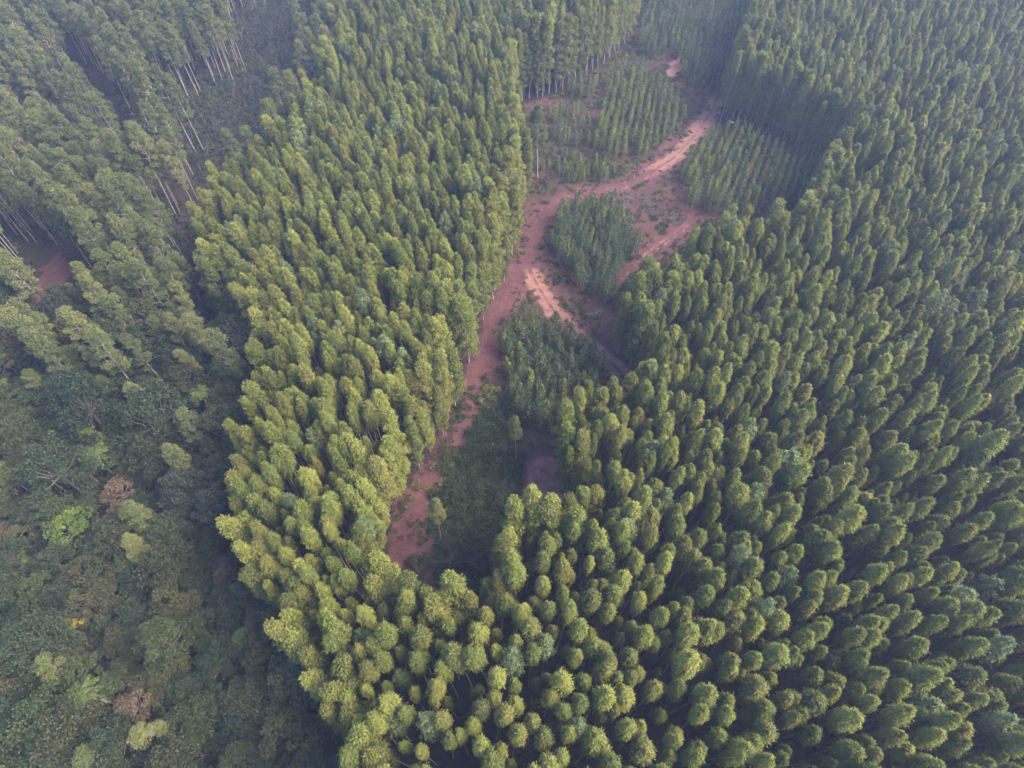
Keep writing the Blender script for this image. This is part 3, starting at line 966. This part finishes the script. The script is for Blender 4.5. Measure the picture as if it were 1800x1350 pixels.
for n_, (pts, sp, ang, darkp, sc, chance, words_) in enumerate(PATCH):
    pg = poly(pts)
    s2 = sp if isinstance(sp, tuple) else (sp, sp)
    x, y = jitter_grid(-100, 180, 0, 380, s2[0], s2[1], R(ang), 0.24 if isinstance(sp, tuple) else 0.5, 50 + n_, 0.0 if isinstance(sp, tuple) else 0.5)
    wx, wy = (noise(x, y, 6.0) - 0.5) * 5.0, (noise(x + 40, y + 90, 6.0) - 0.5) * 5.0
    k = inside(pg, x + wx, y + wy) & (rng.random(len(x)) < chance)
    k &= np.minimum(np.minimum(dist_line(road_l, x, y) - 1.2, dist_line(branch_l, x, y)), dist_line(spur_l, x, y) + 1.2) > 3.4
    x, y = x[k], y[k]
    d = rng.random(len(x)) < darkp
    yx.append(x); yy.append(y); yv.append(np.where(d, rng.integers(3, 6, len(x)), rng.integers(0, 3, len(x)))); ysc.append(sc * (rng.uniform(0.68, 1.18, len(x)) if isinstance(sp, tuple) else rng.uniform(0.65, 1.22, len(x)))); yw += [words_] * len(x)
yx, yy, yv, ysc = map(np.concatenate, (yx, yy, yv, ysc))
yz_ = grid_z(yx, yy)
yr = rng.random(len(yx)) * 6.283
_, _, yd = project(yx, yy, yz_ + 5)
hy = np.array([s[1] for s in yg_spec])[yv] * ysc
ownY = np.zeros(len(yx), bool)
ownY[np.argsort(yd / hy)[:300]] = True
for i in np.where(ownY)[0]:
    c = 'dark green' if yv[i] > 2 else 'light green'
    size = 'taller' if hy[i] > 7 else ('low' if hy[i] < 5.2 else 'medium')
    lab = '%s %s young eucalyptus %s' % (size, c, yw[i])
    plant('young_eucalyptus', yg_pairs[yv[i]], lab, 'young tree', (yx[i], yy[i], yz_[i] - 0.05), yr[i], float(ysc[i]), lab)
stuff('young_plantation', 'smaller young eucalyptus planted in rows across the far clearing', 'young plantation', yg_whole, np.stack([yx, yy, yz_ - 0.05], 1)[~ownY], yr[~ownY],
      np.repeat(ysc[~ownY][:, None], 3, 1), yv[~ownY])

# lone trees in the clearing
for (tx_, ty_), (bx, by), lab, wsc in [((945, 180), (945, 312), 'lone tall eucalyptus with a bare pale stem beside the track bend', 1.25),
                                       ((905, 733), (908, 808), 'lone small eucalyptus on a thin stem above the red earth patch', 0.95),
                                       ((760, 878), (776, 948), 'lone small eucalyptus with a thin pinkish stem on the lower track', 1.0)]:
    x, y = at(bx, by, 0)
    z = float(grid_z(np.array([x]), np.array([y]))[0])
    d = ray(tx_, ty_)
    h = HC - math.hypot(x, y) / math.hypot(d[0], d[1]) * -d[2] - z
    s = h / 28.0
    plant('lone_eucalyptus', gum_pairs[0], lab, 'tree', (x, y, z - 0.1), 1.0, (s * wsc, s * wsc, s))

# ------------------------------------------------------------------ low scrub, brushwood and felled stems in the clearing
def tuft(seed, h, r, n, wid=(0.06, 0.16)):
    g = np.random.default_rng(seed)
    a = g.random(n) * 6.283
    rr = r * np.sqrt(g.random(n))
    c = np.stack([rr * np.cos(a), rr * np.sin(a), h * g.random(n) * (1 - 0.6 * rr / r) + 0.05], 1)
    d = np.stack([np.cos(a) * 0.6, np.sin(a) * 0.6, np.full(n, 0.7)], 1) + g.normal(size=(n, 3)) * 0.5
    v, q = leaves(c, d, g.uniform(0.25, 0.55, n), g.uniform(*wid, n), g)
    return v, q, g.random(n)


tuft_protos = []
for i, (c, h, r, n) in enumerate([('scrub', 0.7, 0.8, 80), ('scrub', 0.5, 0.6, 60), ('scrub', 1.1, 0.9, 110), ('drab', 0.5, 0.6, 60), ('young', 0.8, 0.8, 70), ('russet', 0.4, 0.6, 50)]):
    v, q, t = tuft(900 + i, h, r, n)
    tuft_protos.append(mesh_np('tuft_%d' % i, v, q, [M[c]], tone=t))
g2 = np.random.default_rng(77)
mn, mx = clear_poly.min(0), clear_poly.max(0)
fx, fy = g2.uniform(mn[0], mx[0], 60000), g2.uniform(mn[1], mx[1], 60000)
k = inside(clear_poly, fx, fy) & ~inside(PALE_PATCH, fx, fy)
fx, fy = fx[k], fy[k]
qx, qy, _ = project(fx, fy, np.zeros(len(fx)))
rd = np.minimum(dist_line(road_l, fx, fy), dist_line(branch_l, fx, fy))
green_low = (qx > 760) & (qx < 920) & (qy > 690) & (qy < 1040)
prob = 0.16 + 0.50 * smooth(0.45, 0.72, noise(fx, fy, 8.0))
prob = np.where(green_low, 0.85 * smooth(0.0, 0.35, noise(fx, fy, 3.2)) + 0.12, prob)
prob = np.where(qy < 330, prob * 1.2 + 0.04, prob)
prob *= np.maximum(smooth(0.9, 3.0, rd), np.where(qy > 560, 0.22 + 0.5 * (noise(fx, fy, 3.0) > 0.58), 0.0))
prob = np.where(inside(RED_PATCH, fx, fy), 0.01, prob)
prob = np.where(dist_line(spur_l, fx, fy) < 2.2, 0.02, prob)
k = g2.random(len(fx)) < prob
fx, fy, gl = fx[k], fy[k], green_low[k]
nf = len(fx)
fs = g2.uniform(0.5, 1.25, nf) * np.where(gl, 1.35, 1.0)
stuff('scrub', 'low weeds and scrub growing over the bare red clearing', 'scrub', tuft_protos, np.stack([fx, fy, grid_z(fx, fy)], 1), g2.random(nf) * 6.283, np.repeat(fs[:, None], 3, 1),
      np.where(gl, g2.choice(6, nf, p=[0.33, 0.2, 0.35, 0.04, 0.08, 0.0]), g2.choice(6, nf, p=[0.22, 0.22, 0.1, 0.22, 0.14, 0.10])))

# dense dark bushes at the near end of the clearing
for i, (bx, by, s, c, lab) in enumerate([(735, 1000, 1.0, 'dark', 'low dark bush in the shaded near end of the clearing'), (790, 985, 1.2, 'dark', 'spreading dark bush behind the nearest row of trees'),
                                         (785, 950, 0.6, 'blue', 'small blue-green bush beside the thin-stemmed lone tree'), (830, 985, 1.25, 'dark', 'dark bush under the plantation corner of the clearing'),
                                         (800, 860, 0.8, 'mid', 'light green bush in the lower clearing'), (840, 855, 0.85, 'mid', 'feathery green bush in the middle of the lower clearing'),
                                         (885, 870, 0.9, 'mid', 'spreading green bush beside the red earth patch'), (860, 690, 0.8, 'young', 'pale green bush beside the track under the young clump')]):
    x, y = at(bx, by, 1.5)
    z = float(grid_z(np.array([x]), np.array([y]))[0])
    plant('bush', meshes_of('bush_%d' % i, broadleaf(950 + i, 3.2 * s, 3.4 * s, 2.4 * s, nb=26, per=70), c, 'bark_dark'), lab, 'bush', (x, y, z - 0.05), i)


def brush_heap(seed, rx, ry, n):
    g = np.random.default_rng(seed)
    a = g.random(n) * 6.283
    rr = np.sqrt(g.random(n))
    c = np.stack([rx * rr * np.cos(a), ry * rr * np.sin(a), 0.1 + g.random(n) * 0.9 * (1 - rr ** 2)], 1)
    d = g.normal(size=(n, 3)) * np.array([1, 1, 0.35])
    v, q = leaves(c, d, g.uniform(0.5, 1.9, n), g.uniform(0.06, 0.2, n), g)
    return mesh_np('brush_heap', v, q, [M['dry']], tone=g.random(n))


for i, (bx, by, rx, ry, n, lab) in enumerate([(1085, 350, 7, 4.5, 520, 'long heap of grey dead branches beside the track bend'), (1145, 372, 5.5, 4.0, 260, 'thin spread of grey cut branches on red soil'),
                                              (1190, 385, 4.0, 3.0, 140, 'sparse grey branch litter near the plantation edge')]):
    x, y = at(bx, by, 0)
    z = float(grid_z(np.array([x]), np.array([y]))[0])
    o = bpy.data.objects.new('brush_heap', brush_heap(970 + i, rx, ry, n))
    COL.objects.link(o)
    o.location = (x, y, z); o['kind'] = 'stuff'; o['label'] = lab; o['category'] = 'brushwood'

# felled young tree lying by the branch track
x, y = at(1026, 557, 0.4)
z = float(grid_z(np.array([x]), np.array([y]))[0])
o = plant('felled_tree', meshes_of('felled', sapling(990, 6.0, 1.0, nb=26, nl=18), 'withered', 'bark_pale'), 'felled young tree with withered grey leaves lying beside the track', 'felled tree', (x, y, z + 0.55))
o.rotation_euler = (0, R(84), R(15))

# small pale sack left at the foot of the stand
g3 = np.random.default_rng(5)
n1, n2 = 12, 8
th, ph = np.meshgrid(np.linspace(0, 2 * np.pi, n1, endpoint=False), np.linspace(0.02, np.pi - 0.02, n2))
bump = 1 + 0.16 * np.sin(3 * th + 2 * ph) + 0.08 * g3.normal(size=th.shape)
sv = np.stack([0.55 * np.sin(ph) * np.cos(th) * bump, 0.38 * np.sin(ph) * np.sin(th) * bump, 0.32 + 0.32 * np.cos(ph) * (1 + 0.5 * (ph < 0.4))], -1).reshape(-1, 3)
sq = np.array([(j * n1 + i, j * n1 + (i + 1) % n1, (j + 1) * n1 + (i + 1) % n1, (j + 1) * n1 + i) for j in range(n2 - 1) for i in range(n1)])
sm, snt, sb = node_mat('white_sacking')
sb.inputs['Base Color'].default_value = (0.6, 0.6, 0.6, 1); sb.inputs['Roughness'].default_value = 0.8
so = bpy.data.objects.new('sack', mesh_np('sack', sv, sq, [sm], smooth_faces=True))
COL.objects.link(so)
x, y = at(1287, 216, 0)
so.location = (x, y, float(grid_z(np.array([x]), np.array([y]))[0]))
so['label'] = 'small white sack lying at the foot of the stand by the upper track'; so['category'] = 'sack'

# ------------------------------------------------------------------ haze
hz = bpy.data.meshes.new('haze')
bx0, bx1, by0, by1, bz0, bz1 = -1250, 1250, -1250, 1250, -13.0, 124.0
hv = [(x, y, z) for z in (bz0, bz1) for y in (by0, by1) for x in (bx0, bx1)]
hz.from_pydata(hv, [], [(0, 2, 3, 1), (4, 5, 7, 6), (0, 1, 5, 4), (1, 3, 7, 5), (3, 2, 6, 7), (2, 0, 4, 6)])
ho = bpy.data.objects.new('haze', hz)
COL.objects.link(ho)
ho['kind'] = 'stuff'
hm = bpy.data.materials.new('haze')
hm.use_nodes = True
hn = hm.node_tree
hn.nodes.remove(hn.nodes['Principled BSDF'])
pv = hn.nodes.new('ShaderNodeVolumePrincipled')
pv.inputs['Color'].default_value = (0.46, 0.57, 1.0, 1)
pv.inputs['Density'].default_value = 0.00031
pv.inputs['Anisotropy'].default_value = 0.2
hn.links.new(pv.outputs[0], hn.nodes['Material Output'].inputs['Volume'])
hz.materials.append(hm)
print('counts: plantation', n_e, 'gums', len(cx), 'woodland', int(ownt.sum()), 'young', len(yx), 'scrub', nf, 'shrubs', ns)
